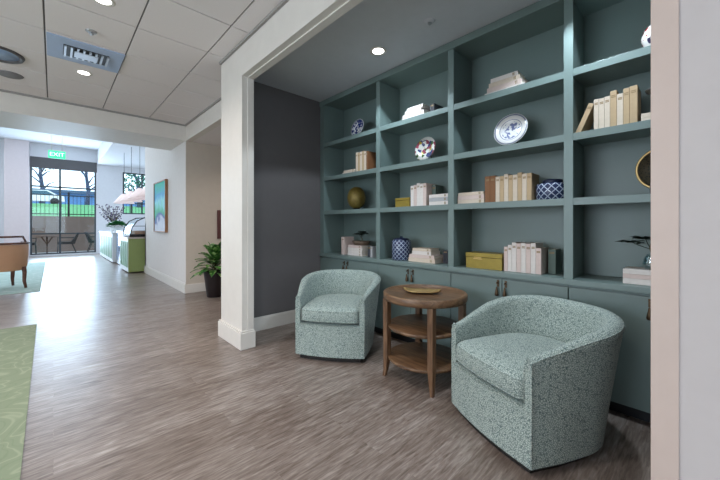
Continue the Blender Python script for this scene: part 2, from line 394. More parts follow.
# building
bl = tag(empty('office_building', (4, 95, 4)), 'long low building with blue walls across the street', 'building')
MB().box((-30, -6, 0), (30, 6, 3.6)).build('wall', mat('blue_siding', (92, 140, 190), .8), bl)
MB().box((-31, -7, 3.6), (31, 7, 4.2)).build('roof', mat('slate_roof', (70, 96, 120), .8), bl)
def tree(x, y, z, h, r, label, seed, wood_=(70, 84, 110), leafc=(60, 130, 110)):
    rnd = random.Random(seed); e = tag(empty('tree', (x, y, z)), label, 'tree')
    t = MB().tube([(0, 0, 0), (.1, 0, h*.3), (-.1, 0, h*.6), (0, 0, h)], [.26, .2, .15, .06])
    for k in range(9):
        a = rnd.random()*2*PI; zz = h*(.28+.07*k); L_ = r*(.6+.5*rnd.random())
        t.tube([(0, 0, zz), (math.cos(a)*L_*.5, math.sin(a)*L_*.5, zz+L_*.5), (math.cos(a)*L_, math.sin(a)*L_, zz+L_*.7)], [.1, .06, .03], 6)
    t.build('trunk', mat('tree_bark', wood_, .9), e)
    c = MB()
    for k in range(700):
        v = Vector((rnd.gauss(0, 1), rnd.gauss(0, 1), rnd.gauss(0, .7))).normalized()*r*(.5+.5*rnd.random()); p = v+Vector((0, 0, h*.95))
        q = Vector((rnd.uniform(-1, 1), rnd.uniform(-1, 1), rnd.uniform(-1, 1))).normalized()*.16; s_ = q.cross(Vector((rnd.random(), rnd.random(), 1))).normalized()*.09
        c.poly([p-q, p+s_, p+q, p-s_])
    c.build('crown', mat('tree_leaf', leafc, .7, noise=(2, .3)), e)
tree(-1.0, 53, 3.4, 6.2, 1.9, 'tree with a leaning trunk left of the middle window mullion', 1)
tree(3.1, 53, 3.4, 6.6, 1.9, 'slim tree seen through the right pane of the cafe window', 2)
tree(6.4, 40, 2.6, 3.6, 2.6, 'leafy tree outside the small window behind the cafe counter', 3)
tree(-6.5, 52, 3.4, 6, 2.5, 'tree outside the far left cafe window', 4)

# ------------------------------------------------------------------ built-in bookcase
DIV = [3.40, 2.376, 1.509, .627, -.25]; SHZ = [2.205, 1.778, 1.350]; ZC = .81
bc = tag(empty('bookcase', (XK, 3.40, 0)), 'tall blue-green built-in bookcase filling the back of the alcove, above the counter', 'bookcase')
def bk(name, boxes, bev=.0015):
    b = MB()
    for a, c in boxes: b.box(tuple(a[i]-(XK, 3.40, 0)[i] for i in range(3)), tuple(c[i]-(XK, 3.40, 0)[i] for i in range(3)), bev)
    return b.build(name, M_teal, bc)
bk('back_panel', [((XK-.004, -.3, ZC), (XK+.016, 3.398, HA-.002))])
bk('side_panel', [((XB, 3.325, ZC), (XK-.004, 3.398, HA-.004))]); bk('side_panel', [((XB, -.30, ZC), (XK-.004, -.225, HA-.004))])
for y in DIV[1:4]: bk('divider', [((XB, y-.027, ZC), (XB+.02, y+.027, 2.686)), ((XB+.018, y-.016, ZC), (XK-.004, y+.016, 2.686))])
bk('top_rail', [((XB-.012, -.38, 2.686), (XB+.02, 3.398, HA-.003)), ((XB, -.3, 2.70), (XK-.004, 3.398, 2.72))])
for k in range(4):
    y1 = (3.325 if k == 0 else DIV[k]-.016); y0 = (DIV[k+1]+.016 if k < 3 else -.225)
    f1 = (3.325 if k == 0 else DIV[k]-.027); f0 = (DIV[k+1]+.027 if k < 3 else -.225)
    for z in SHZ: bk('shelf', [((XB+.02, y0, z-.03), (XK-.004, y1, z)), ((XB+.002, f0, z-.048), (XB+.022, f1, z))])
tag(MB().box((XB-.014, -.378, ZC-.038), (XK+.016, 3.398, ZC-.001), .003).build('countertop', M_teal), 'blue-green painted countertop ledge running along the whole alcove', 'countertop')
where = ['leftmost, in the corner by the grey wall', 'second from left, behind the round table', 'third from left, behind the right armchair', 'rightmost, cut off by the wall opening']
for k in range(4):
    y1, y0 = DIV[k]-(.002 if k == 0 else 0), DIV[k+1]+(0 if k < 3 else -.12)
    if k == 0: y1 = 3.398
    c = tag(empty('base_cabinet', (XB+.02, (y0+y1)/2, 0)), 'blue-green two-door base cabinet under the shelves, '+where[k], 'cabinet', 'base cabinets under the bookcase')
    hw = (y1-y0)/2
    MB().box((0, -hw+.001, .10), (.33, hw-.001, .770), .001).build('body', M_teal, c)
    MB().box((.05, -hw+.001, 0), (.33, hw-.001, .10)).build('toe_kick', M_toe, c)
    for s in (1, -1):
        m_ = ((DIV[k]+DIV[k+1])/2-(y0+y1)/2)
        a, b_ = (m_+.002, hw-.003) if s == 1 else (-hw+.003, m_-.002)
        d = MB().box((-.02, a, .085), (-.001, b_, .755), .002).build('door', M_teal, c)
        hy = m_+s*.03
        h = MB().tube([(-.021, hy, .727), (-.04, hy, .729), (-.048, hy, .722)], .005, 8)
        h.lathe([(0, .655), (.012, .658), (.015, .668), (.0115, .69), (.007, .71), (.005, .726), (0, .728)], 12, T(Vector((-.045, hy, -.03))), 1)
        h.box((-.024, hy-.008, .695), (-.019, hy+.008, .745), .001)
        h.build('handle', M_bronze, d)

# ------------------------------------------------------------------ books
def bookmat(name, cov): return mat(name, cov, .7, noise=(40, .12))
COV = {'white': (214, 206, 200), 'cream': (206, 190, 172), 'tan': (182, 156, 122), 'pink': (206, 186, 178), 'brown': (124, 82, 50), 'green': (96, 112, 104), 'dark': (52, 54, 62), 'gold': (164, 138, 50), 'grey': (170, 170, 172)}
M_page = mat('book_pages', (214, 204, 190), .9, noise=(200, .15))
M_mark = mat('book_spine_lettering', (140, 116, 80), .6)
_bk = {}
def book(th, ht, dp, col, stripes=0):
    """standing book, spine towards -X, thickness on Y; origin at the base centre of the spine"""
    key = (round(th, 3), round(ht, 3), round(dp, 3), col)
    if key in _bk: return copy_tree(_bk[key])
    e = empty('book', (0, 0, 0)); t = min(.003, th*.12); m = bookmat('cover_'+col, COV[col])
    c = MB().box((0, -th/2, 0), (.004, th/2, ht), .0015).box((.002, -th/2, 0), (dp, -th/2+t, ht)).box((.002, th/2-t, 0), (dp, th/2, ht))
    co = c.build('cover', m, e)
    MB().box((.004, -th/2+t, .003), (dp-.005, th/2-t, ht-.003)).build('pages', M_page, e)
    s = MB()
    for z in ((.82, .86) if not stripes else (.12, .3, .5, .7, .88)): s.box((-.0006, -th*.34, ht*z), (.001, th*.34, ht*z+.006))
    s.build('lettering', M_mark, e)
    _bk[key] = e
    return e
ORD = ['first', 'second', 'third', 'fourth', 'fifth', 'sixth', 'seventh', 'eighth', 'ninth', 'tenth']
def row(y_left, z, specs, x=2.57, where='', group='', dp=.16):
    y = y_left; n = len(specs)
    for i, (th, ht, col, tilt, desc) in enumerate(specs):
        b = book(th, ht, dp, col)
        if i in _placed: pass
        b.location = (x, y-th/2, z+.0005); b.rotation_euler = (0, 0, 0)
        if tilt:
            b.rotation_euler = (tilt, 0, 0); b.location.y = y-th/2; b.location.z = z+abs(math.sin(tilt))*th/2+.001
        tag(b, f'{desc} book, {ORD[i]} of {n} {where}' if n > 1 else f'{desc} book {where}', 'book', group); y -= th+.0012
    return y
_placed = ()
def stack(yc, z, specs, x=2.57, where='', group=''):
    """lying books, spine to the front; spec = (thickness, width along Y, depth, colour, y shift, words)"""
    n = len(specs)
    pos = {1: [''], 2: ['lower of two', 'upper of two'], 3: ['bottom of three', 'middle of three', 'top of three']}.get(n) or ['bottom of four', 'second from bottom', 'third from bottom', 'top of four'] 
    for i, (th, wd, dp, col, sh, desc) in enumerate(specs):
        b = book(th, wd, dp, col)
        b.rotation_euler = (PI/2, 0, 0)        # height axis turns to -Y
        b.location = (x+abs(sh)*.1, yc+sh+wd/2, z+th/2+.0006); z += th+.0008
        tag(b, f'{desc} book, {pos[i]}, {where}', 'book', group)
    return z
# bay 1
row(2.80, SHZ[1], [(.033, .235, 'cream', 0, 'tan'), (.036, .228, 'tan', 0, 'tan'), (.034, .232, 'cream', 0, 'cream'), (.03, .236, 'tan', 0, 'tan'), (.036, .228, 'cream', 0, 'cream'), (.022, .225, 'brown', 0, 'brown')], where='standing tan books, second shelf, leftmost bay', group='books standing on the second shelf of the left bay')
stack(2.93, SHZ[1], [(.028, .22, .16, 'cream', 0, 'cream'), (.022, .20, .15, 'cream', -.01, 'cream')], where='lying flat beside tan books, leftmost bay', group='flat books on the second shelf of the left bay')
row(3.06, ZC, [(.05, .215, 'pink', 0, 'pale')], where='standing at far left of the counter beside a white stack', group='books on the counter in the left bay')
zt = stack(2.82, ZC, [(.03, .25, .18, 'white', 0, 'white'), (.03, .24, .18, 'white', 0, 'white'), (.03, .25, .17, 'white', 0, 'white'), (.028, .23, .17, 'pink', 0, 'pale')], where='stacked on the counter under small dark plant', group='books on the counter in the left bay')
row(2.60, ZC, [(.04, .12, 'dark', 0, 'small dark'), (.03, .12, 'grey', 0, 'small grey')], where='standing on counter beside first divider', group='books on the counter in the left bay')
# bay 2
stack(1.97, SHZ[0], [(.034, .27, .18, 'white', 0, 'white'), (.034, .26, .18, 'white', 0, 'white'), (.03, .2, .17, 'white', 0, 'white'), (.028, .19, .16, 'white', -.02, 'white')], where='stacked flat, top shelf, second bay', group='white books on the top shelf of the second bay')
row(1.835, SHZ[0], [(.05, .135, 'dark', 0, 'small dark')], where='standing right of the white stack, top shelf, second bay', group=None, x=2.66)
row(1.998, SHZ[2], [(.036, .205, 'white', 0, 'white'), (.036, .21, 'pink', 0, 'pale'), (.036, .225, 'white', 0, 'tall white'), (.036, .215, 'white', 0, 'white'), (.036, .218, 'pink', 0, 'pale')], where='standing right of small gold box', group='pale books standing on the third shelf of the second bay', dp=.17)
row(1.812, SHZ[2], [(.045, .205, 'green', 0, 'grey-green')], where='standing set back behind the flat white books, second bay', group=None, x=2.66, dp=.13)
stack(1.675, SHZ[2], [(.036, .2, .14, 'white', 0, 'white'), (.034, .2, .14, 'grey', 0, 'pale grey'), (.03, .2, .14, 'white', 0, 'white')], x=2.56, where='stacked flat, third shelf, second bay', group='flat white books on the third shelf of the second bay')
stack(1.87, ZC, [(.04, .31, .18, 'cream', 0, 'cream'), (.032, .29, .17, 'pink', -.0, 'pale'), (.034, .22, .16, 'white', 0, 'white'), (.026, .21, .15, 'cream', 0, 'cream')], where='stacked on counter right of tall lattice jar', group='books stacked on the counter in the second bay')
row(1.70, ZC, [(.05, .12, 'dark', 0, 'small dark')], where='standing on the counter by the second divider, beside a cream stack', group=None, x=2.68, dp=.12)
# bay 3
stack(1.085, SHZ[0], [(.036, .31, .18, 'white', 0, 'white'), (.036, .27, .17, 'pink', 0, 'pale'), (.034, .24, .17, 'cream', 0, 'cream'), (.032, .21, .16, 'white', 0, 'white')], where='stacked flat, top shelf, third bay', group='books stacked on the top shelf of the third bay')
stack(1.365, SHZ[2], [(.036, .24, .17, 'cream', 0, 'cream'), (.034, .24, .17, 'pink', 0, 'pale'), (.026, .23, .16, 'cream', 0, 'cream')], where='stacked flat left of brown leather books', group='flat books on the third shelf of the third bay')
row(1.238, SHZ[2], [(.043, .215, 'brown', 0, 'brown leather'), (.043, .215, 'brown', 0, 'brown leather')]+[(.0325, .205+.012*(i % 3 == 2), 'tan' if i % 2 else 'cream', 0, 'tan' if i % 2 else 'cream') for i in range(8)], where='standing from left, third shelf, third bay', group='books standing on the third shelf of the third bay')
row(1.083, ZC, [(.029, .19, 'pink', 0, 'short pale'), (.029, .205, 'white', 0, 'white')]+[(.033, .225-.006*(i % 2), 'pink' if i % 2 else 'white', 0, 'pale' if i % 2 else 'white') for i in range(5)]+[(.036, .19, 'pink', 0, 'short pale')], where='standing on counter right of large gold box', group='pale books standing on the counter in the third bay', dp=.17)
row(.80, ZC, [(.05, .18, 'green', 0, 'grey-green')], where='standing on the counter at the right end of the pale row', group=None, x=2.67, dp=.13)
# bay 4
row(.50, SHZ[1], [(.026, .21, 'cream', 0, 'cream'), (.028, .208, 'cream', 0, 'cream'), (.028, .212, 'cream', 0, 'cream'), (.033, .238, 'tan', 0, 'tall tan'), (.03, .21, 'cream', 0, 'cream'), (.03, .235, 'tan', 0, 'tan'), (.036, .24, 'tan', 0, 'thick tan')], where='standing, second shelf, rightmost bay', group='books standing on the second shelf of the right bay')
lb = row(.555, SHZ[1], [(.03, .20, 'tan', -.40, 'tan')], where='leaning left of the upright row in the right bay, tilted', group=None)
for o in list(C.objects):
    if 'leaning left of the upright row' in o.get('label', ''):
        o['label'] = 'tan book leaning against the upright row on the second shelf of the right bay'
        o.rotation_euler = (.40, 0, 0); o.location = (2.57, .591, SHZ[1]+.0065)
zt4 = stack(.165, SHZ[1], [(.03, .2, .17, 'cream', 0, 'cream'), (.028, .2, .16, 'cream', 0, 'cream')], where='lying flat under silvery dish, rightmost bay', group='flat books in the right bay')
ztc = stack(.225, ZC, [(.034, .25, .18, 'white', 0, 'white'), (.026, .25, .18, 'pink', 0, 'pale'), (.028, .25, .18, 'white', 0, 'white')], x=2.56, where='stacked on counter under glass vase plant', group='books on the counter in the right bay')

# ------------------------------------------------------------------ shelf ornaments
def plate(loc, R, kind, label):
    e = tag(empty('display_plate', loc), label, 'plate')
    m = porcelain('porcelain_'+kind, kind, R)
    p = MB().lathe([(0, 0), (R*.55, 0), (R*.62, .006), (R, .018), (R*1.0, .021), (R*.62, .011), (R*.55, .004), (0, .004)], 40).build('dish', m, e)
    p.rotation_euler = (0, -PI/2+.22, 0); p.location = (.02, 0, R+.012)
    s = MB()
    for q in (-1, 1):
        s.tube([(-.04, q*.05, .022), (-.038, q*.05, .004), (.02, q*.05, .004), (.075, q*.03, .004), (.06, q*.02, R*1.1)], .004, 6)
    s.tube([(.075, -.03, .004), (.075, .03, .004)], .004, 6)
    s.build('stand', M_black, e)
plate((2.62, 2.83, SHZ[0]), .106, 'dark', 'small plate with dark blue pattern on the top shelf of the left bay')
plate((2.62, 1.865, SHZ[1]), .118, 'flower', 'colourful floral plate on a stand in the second bay')
plate((2.62, 1.055, SHZ[1]), .13, 'blue', 'round white plate with faint blue centre on a stand in the third bay')
eg = tag(empty('ornamental_egg', (2.66, 2.885, SHZ[2])), 'mottled gold egg ornament on the third shelf of the left bay', 'ornament')
MB().lathe([(.0, .018)]+[(.112*math.sin(PI*t_/20)**.85*(1-.12*(t_/20-.5)), .018+.262*(1-math.cos(PI*t_/20))/2) for t_ in range(1, 20)]+[(0, .28)], 36).build('shell', mat('mottled_gold', (116, 98, 44), .45, .3, noise=(26, .5), bump=(40, .5)), eg)
MB().lathe([(0, 0), (.05, 0), (.05, .008), (.03, .03), (0, .03)], 24).build('foot', M_black, eg)
def jar(loc, R, h, lid, label, name):
    e = tag(empty(name, loc), label, 'jar')
    MB().lathe([(0, 0), (R*.9, 0), (R, .01), (R, h-.012), (R*.92, h), (R*.5, h+.001), (0, h+.001)], 40).build('body', lattice('blue_lattice_%d' % int(R*1000), R), e)
    l = MB()
    if lid == 'dark': l.lathe([(0, h+.001), (R*.6, h+.001), (R*.62, h+.024), (R*.55, h+.03), (0, h+.03)], 32)
    else: l.lathe([(0, h+.001), (R*.86, h+.001), (R*.8, h+.014), (R*.3, h+.022), (R*.14, h+.026), (R*.16, h+.036), (0, h+.04)], 32)
    l.build('lid', mat('navy_lid', (30, 38, 66), .3), e)
jar((2.63, 2.165, ZC), .098, .205, 'knob', 'tall round jar with blue and white lattice pattern, on the counter', 'lattice_jar')
jar((2.66, .768, SHZ[2]), .108, .12, 'dark', 'low wide jar with blue and white lattice pattern on the third shelf', 'lattice_jar')
def goldbox(loc, sz, label):
    e = tag(empty('gold_box', loc), label, 'box')
    d, wd, h = sz
    MB().box((0, -wd/2, 0), (d, wd/2, h*.72), .003).build('body', M_gold, e)
    MB().box((-.002, -wd/2-.002, h*.735), (d+.002, wd/2+.002, h), .003).build('lid', M_gold, e)
    return e
goldbox((2.57, 2.105, SHZ[2]), (.14, .185, .095), 'small gold box on the third shelf of the second bay')
g2 = goldbox((2.56, 1.247, ZC), (.16, .305, .128), 'large gold box on the counter beside the pale books')
MB().box((-.0035, .01, .078), (-.0005, .085, .082)).box((-.0035, .015, .090), (-.0005, .08, .094)).build('label_plate', M_brass, g2)
# small bonsai plants
def bonsai(loc, pot, leaves, label, name='bonsai_plant'):
    e = tag(empty(name, loc), label, 'plant')
    if pot == 'dish': 
        MB().lathe([(0, 0), (.07, 0), (.095, .045), (.09, .05), (.066, .035), (0, .035)], 28, None, 1.3).build('pot', mat('brown_dish', (96, 80, 66), .7), e); z0 = .035
    else:
        MB().lathe([(0, 0), (.03, 0), (.045, .03), (.035, .07), (.022, .09), (.02, .09), (.031, .068), (.038, .03), (0, .01)], 28).build('pot', M_caseglass, e); z0 = .012
    h = leaves[0]
    MB().tube([(0, 0, z0), (.005, -.01, z0+h*.3), (-.004, .008, h*.75), (0, 0, h)], [.006, .005, .004, .003], 6).build('stem', M_stem, e)
    f = MB(); rnd = random.Random(5)
    for (dx, dy, dz, n, sp) in leaves[1]:
        f.tube([(0, 0, h*.7), (dx*.6, dy*.6, h*.85+dz*.4), (dx, dy, h+dz)], .0025, 5)
        for k in range(n):
            p = Vector((dx+rnd.gauss(0, sp*.6), dy+rnd.gauss(0, sp), h+dz+rnd.gauss(0, sp*.13)))
            a = rnd.random()*2*PI; q = Vector((math.cos(a), math.sin(a), rnd.uniform(-.3, .3)))*.028; s_ = Vector((-math.sin(a), math.cos(a), .2))*.012
            f.poly([p-q, p+s_, p+q, p-s_])
    f.build('foliage', M_leafdark, e)
bonsai((2.66, 2.80, zt), 'dish', (.13, [(0, .05, 0, 70, .03), (0, -.05, .012, 70, .03), (.02, 0, .03, 50, .025)]), 'small dark plant in a brown dish on the white book stack, left bay')
bonsai((2.66, .225, ztc), 'glass', (.17, [(0, .1, -.005, 50, .028), (0, .03, .02, 60, .03), (.02, -.08, 0, 50, .03)]), 'dark green plant in a glass vase on books beside the wall opening')
# vase, dish, disc in the right bay
v_ = tag(empty('porcelain_vase', (2.64, .185, SHZ[0])), 'white vase with red flowers on the top shelf by the wall opening', 'vase')
mv, N, L, b = newmat('red_white_glaze', .2)
tc = N.new('ShaderNodeTexCoord'); vo = N.new('ShaderNodeTexNoise'); vo.inputs['Scale'].default_value = 15; L.new(tc.outputs['Object'], vo.inputs['Vector'])
L.new(ramp(N, L, vo.outputs['Fac'], [(0, (56, 50, 74)), (.38, (206, 200, 196)), (.54, (150, 44, 48)), (.68, (206, 200, 196))], 'CONSTANT'), b.inputs['Base Color'])
MB().lathe([(0, 0), (.045, 0), (.05, .01), (.078, .05), (.088, .095), (.075, .145), (.04, .175), (.034, .2), (.04, .21), (.034, .208), (.028, .19), (0, .17)], 32).build('body', mv, v_)
pd = tag(empty('pewter_dish', (2.65, .17, zt4)), 'silvery footed dish on the flat books by the wall opening', 'dish')
MB().lathe([(0, 0), (.035, 0), (.035, .005), (.01, .015), (.007, .10), (.012, .12), (.08, .14), (.085, .15), (.08, .148), (0, .13)], 28).build('bowl', M_chrome, pd)
dc = tag(empty('disc_ornament', (2.65, .17, SHZ[2])), 'black perforated disc with a gold rim on a stand by the wall opening', 'ornament')
md, N, L, b = newmat('pierced_black', .5)
tc = N.new('ShaderNodeTexCoord'); vo = N.new('ShaderNodeTexVoronoi'); vo.inputs['Scale'].default_value = 90; L.new(tc.outputs['Object'], vo.inputs['Vector'])
L.new(ramp(N, L, vo.outputs['Distance'], [(.3, (26, 26, 24)), (.5, (64, 56, 40))]), b.inputs['Base Color'])
MB().lathe([(0, -.006), (.118, -.006), (.118, .006), (0, .006)], 40, RY(PI/2)).build('disc', md, dc, loc=(0, 0, .158))
MB().tube([(0, .124*math.cos(2*PI*k/40), .124*math.sin(2*PI*k/40)) for k in range(41)], .0075, 8, False).build('rim', M_brass, dc, loc=(0, 0, .158))
MB().box((-.03, -.05, 0), (.03, .05, .012), .002).box((-.008, -.012, .01), (.008, .012, .032)).box((-.01, .05, 0), (.01, .062, .07), .001).build('stand', M_black, dc)

# ------------------------------------------------------------------ barrel armchairs
def smooth(t): t = max(0, min(1, t)); return t*t*(3-2*t)
def barrel(label, loc, rz):
    e = tag(empty('barrel_armchair', loc, rz), label, 'armchair', 'pebbled sage barrel armchairs')
    W, YF, YCn, B = .318, -.345, -.02, .33
    W0 = W
    def path(s):
        W = W0
        L1 = YCn-YF; La = PI*.325; tot = 2*L1+La; d = s*tot
        g = .014*(1-smooth(min(d, tot-d)/.2))
        if d < L1: return Vector((-W+g, YF+d)), Vector((-1, 0))
        if d > L1+La: return Vector((W-g, YCn-(d-L1-La))), Vector((1, 0))
        a = PI-(d-L1)/La*PI; c, n = math.cos(a), math.sin(a)
        p = Vector((W*math.copysign(abs(c)**.88, c), YCn+B*abs(n)**.92)); q = Vector((c/W, n/B)).normalized(); return p, q
    NS = 72; TH0 = .078
    def th(s): return .040+.044*smooth(min(s, 1-s)/.28)
    def fl(s): return .092*smooth(min(s, 1-s)/.30)
    def ht(s): return .553+.142*math.sin(PI/2*min(1, min(s, 1-s)/.40))**1.15
    rows = []
    for i in range(NS+1):
        s = i/NS; p, n = path(s); f = fl(s); h = ht(s); pr = []; TH = th(s)
        for z in (.045, .12, .22, .32, .42, .50): 
            zz = z if z < .5 else h-.05; pr.append((f*(zz/h)**1.1, zz))
        for a in (0, 30, 60, 90, 120, 150, 180):
            a_ = math.radians(a); pr.append((f-TH/2+TH/2*math.cos(a_), h-.034+.034*math.sin(a_)*(.5+.5*TH/.084)))
        for z in (h-.08, .45, .38, .30): pr.append((f*(z/h)**1.1-TH, z))
        # front ends pull in a little so that the arm front edge is rounded
        rows.append([(p.x+n.x*o, p.y+n.y*o, z) for o, z in pr])
    b = MB().grid(rows)
    for r in (rows[0], rows[-1]):
        ce = [Vector(q) for q in r]; b.poly([v for v in ce])
    # front apron between the arms, slightly bowed, and the deck under the cushion
    ap = []; WW = W; W = W-.014
    for zi, z in enumerate((.045, .15, .25, .304, .314, .314)):
        ap.append([(x, YF-.028*(1-(x/W)**2)-.001+(.012 if zi == 4 else (.12 if zi == 5 else 0)), z) for x in [W*(-1+2*k/20) for k in range(21)]])
    b.grid(ap)
    ce = [path(i/NS)[0] for i in range(NS+1)]
    fr = [(W*(-1+2*k/20)) for k in range(1, 20)]
    outline = [(q.x, q.y) for q in ce]+[(x, YF-.028*(1-(x/W)**2)) for x in fr[::-1]]
    b.prism([(x*.93, y*.93) for x, y in outline], .045, .30)
    bm = b.bm; bmesh.ops.remove_doubles(bm, verts=bm.verts, dist=.0004)
    bmesh.ops.recalc_face_normals(bm, faces=bm.faces)
    b.build('body', M_fab, e, autosmooth=45)
    # cushion
    io = []
    for i in range(NS+1):
        s = i/NS; p, n = path(s); o = fl(s)*.6-th(s)-.002; io.append((p.x+n.x*o, p.y+n.y*o))
    TH = th(0); xi = W-TH-.002
    co = [(x, y) for x, y in io if y > YF+.04]
    co = co+[(xi-.002, YF+.015), (xi-.02, YF-.012)]+[(x, YF-.028*(1-(x/W)**2)-.008) for x in [xi*.9*(1-2*k/16) for k in range(17)]]+[(-xi+.02, YF-.012), (-xi+.002, YF+.015)]
    cx, cy = 0, -.06
    prof = [(.9, .334), (.965, .338), (.99, .352), (1.003, .374), (1.0, .405), (.99, .428), (.968, .444), (.90, .458), (.75, .468), (.5, .476), (.25, .480)]
    rr = [[(cx+(x-cx)*k, cy+(y-cy)*k, z) for x, y in co] for k, z in prof]
    c = MB().grid(rr, close=True)
    c.poly([p for p in rr[-1]]); c.poly([p for p in rr[0]][::-1])
    bmesh.ops.remove_doubles(c.bm, verts=c.bm.verts, dist=.0003); bmesh.ops.recalc_face_normals(c.bm, faces=c.bm.faces)
    cu = c.build('seat_cushion', M_fab, e)
    for f_ in cu.data.polygons: f_.use_smooth = True
    wl = MB()
    for k, z in ((1.0, .350), (.985, .434)):
        ring = [(cx+(x-cx)*k, cy+(y-cy)*k, z) for x, y in co]; wl.tube(ring+ring[:2], .0042, 6, False)
    wl.build('welt', M_fab, cu)
    pi = MB()
    for sgn in (-1, 1):
        pi.tube([(sgn*W, YF, .05), (sgn*W, YF, .3), (sgn*W, YF, .505), (sgn*(W-.012), YF, .54), (sgn*(W-TH/2), YF, .554), (sgn*(W-TH+.012), YF, .54), (sgn*(W-TH), YF, .50), (sgn*(W-TH), YF, .33)], .0045, 6)
    pi.tube([(r[5][0], r[5][1], r[5][2]+.03) for r in rows], .0045, 6)
    pi.tube([(x, y, z) for x, y, z in ap[3]], .0045, 6)
    pi.build('piping', M_fab, e)
    MB().prism([(x*.9, y*.93) for x, y in outline], .004, .044).build('base', M_darkbase, e)
    for q in ((-.2, -.2), (.2, -.2), (-.2, .2), (.2, .2)):
        MB().lathe([(0, 0), (.018, 0), (.018, .006), (0, .006)], 12).build('glide', M_black, e, loc=(q[0], q[1], 0))
    return e
def place(pl, pr):
    """from the two front floor corners: centre and heading"""
    m = ((pl[0]+pr[0])/2, (pl[1]+pr[1])/2); d = Vector((pr[0]-pl[0], pr[1]-pl[1])).normalized(); back = Vector((-d.y, d.x))
    if back.x < 0: back = -back
    rz = math.atan2(-back.x, back.y); return (m[0]+back.x*.345, m[1]+back.y*.345, 0), rz
l, r = place((1.536, 2.472), (1.910, 1.952)); barrel('sage green pebbled barrel armchair in the alcove, left of the round table', l, r)
l, r = place((1.84, 1.10), (1.595, .548)); barrel('sage green pebbled barrel armchair nearest the camera, right of the round table', l, r)

# ------------------------------------------------------------------ round side table
tb_ = tag(empty('side_table', (2.094, 1.493, 0)), 'round three-tier brown wooden side table between the two armchairs', 'side table')
MB().lathe([(0, .622), (.29, .622), (.30, .60), (.312, .60), (.318, .612), (.318, .648), (.312, .655), (.296, .655), (.292, .646), (0, .646)], 56).build('table_top', M_oak, tb_)
for z in (.405, .165):
    MB().lathe([(0, z-.026), (.272, z-.026), (.282, z-.018), (.282, z-.006), (.276, z), (0, z)], 56).build('shelf', M_oak, tb_)
for sx in (-1, 1):
    for sy in (-1, 1):
        g = []
        for z, hw, off in ((0, .011, .014), (.05, .014, .006), (.16, .021, 0), (.60, .022, 0)):
            px, py = sx*(.205+off), sy*(.205+off)
            g.append([(px-hw, py-hw, z), (px+hw, py-hw, z), (px+hw, py+hw, z), (px-hw, py+hw, z)])
        lg = MB().grid(g, close=True, smooth=False); lg.poly(g[0][::-1]); lg.poly(g[-1])
        bmesh.ops.remove_doubles(lg.bm, verts=lg.bm.verts, dist=.0001); bmesh.ops.recalc_face_normals(lg.bm, faces=lg.bm.faces)
        lg.build('leg', M_oakv, tb_)
# brass leaf tray
tr = []
for i in range(17):
    u = -1+2*i/16; wv = .062*(1-abs(u)**3)**.6+.002; r_ = []
    for j in range(9):
        v = -1+2*j/8; r_.append((u*.14, v*wv*1.15+.006*math.sin(u*4), .004+.016*abs(v)**2.5+.016*abs(u)**4))
    tr.append(r_)
ty = MB().grid(tr).build('leaf_tray', M_brass, None, loc=(2.07, 1.50, .6462), rot=(0, 0, math.radians(-58)))
ty.modifiers.new('thick', 'SOLIDIFY').thickness = .0025; ty.modifiers['thick'].offset = 1
tag(ty, 'shallow brass leaf-shaped tray on the round side table', 'tray')

# ------------------------------------------------------------------ ceiling fixtures
M_lamp = mat('lamp_glow', (255, 250, 240), .5, emit=((255, 248, 238), 9))
def downlight(x, y, z, label, power, col, cone=150, blend=.8):
    e = tag(empty('downlight', (x, y, z)), label, 'ceiling light', 'recessed ceiling downlights')
    MB().lathe([(.052, -.001), (.07, -.004), (.078, -.001), (.078, 0), (.052, 0)], 28).build('trim_ring', M_white, e)
    MB().lathe([(0, -.0015), (.052, -.0015), (.052, .0), (0, .0)], 24).build('lens', M_lamp, e)
    l = bpy.data.lights.new('downlight_lamp', 'SPOT'); l.energy = power; l.color = col; l.shadow_soft_size = .08; l.spot_size = math.radians(cone); l.spot_blend = blend
    o = bpy.data.objects.new('downlight_lamp', l); C.objects.link(o); o.parent = e; o.location = (0, 0, -.02)
WARM = (1, .92, .87)
downlight(.275, 3.14, H, 'recessed downlight in the tile ceiling nearest the top edge, before the air vent', 75, WARM)
downlight(.25, 4.79, H, 'recessed downlight in the tile ceiling just beyond the air vent', 75, WARM)
downlight(2.15, 2.04, HA, 'recessed downlight in the smooth alcove ceiling', 74, (.76, .89, 1), 117, .12)
l = bpy.data.lights.new('alcove_lamp', 'SPOT'); l.energy = 74; l.color = (.76, .89, 1); l.shadow_soft_size = .07; l.spot_size = math.radians(117); l.spot_blend = .12
o = bpy.data.objects.new('alcove_lamp', l); C.objects.link(o); o.location = (2.15, .50, HA-.02)
# the same downlights carry on overhead, outside the frame
for x, y, p in ((.2, 1.2, 80), (-1.9, 3.1, 100), (-1.9, 1.0, 100), (-1.9, -1.2, 50), (-3.4, 4.8, 60), (-1.9, 4.8, 90)):
    l = bpy.data.lights.new('downlight_row', 'SPOT'); l.energy = p; l.color = WARM; l.shadow_soft_size = .12; l.spot_size = math.radians(160); l.spot_blend = .8
    o = bpy.data.objects.new('downlight_row', l); C.objects.link(o); o.location = (x, y, H-.02)
l = bpy.data.lights.new('passage_lamp', 'SPOT'); l.energy = 60; l.color = WARM; l.shadow_soft_size = .1; l.spot_size = math.radians(160); l.spot_blend = .8
o = bpy.data.objects.new('passage_lamp', l); C.objects.link(o); o.location = (2.6, 4.9, HB-.02)
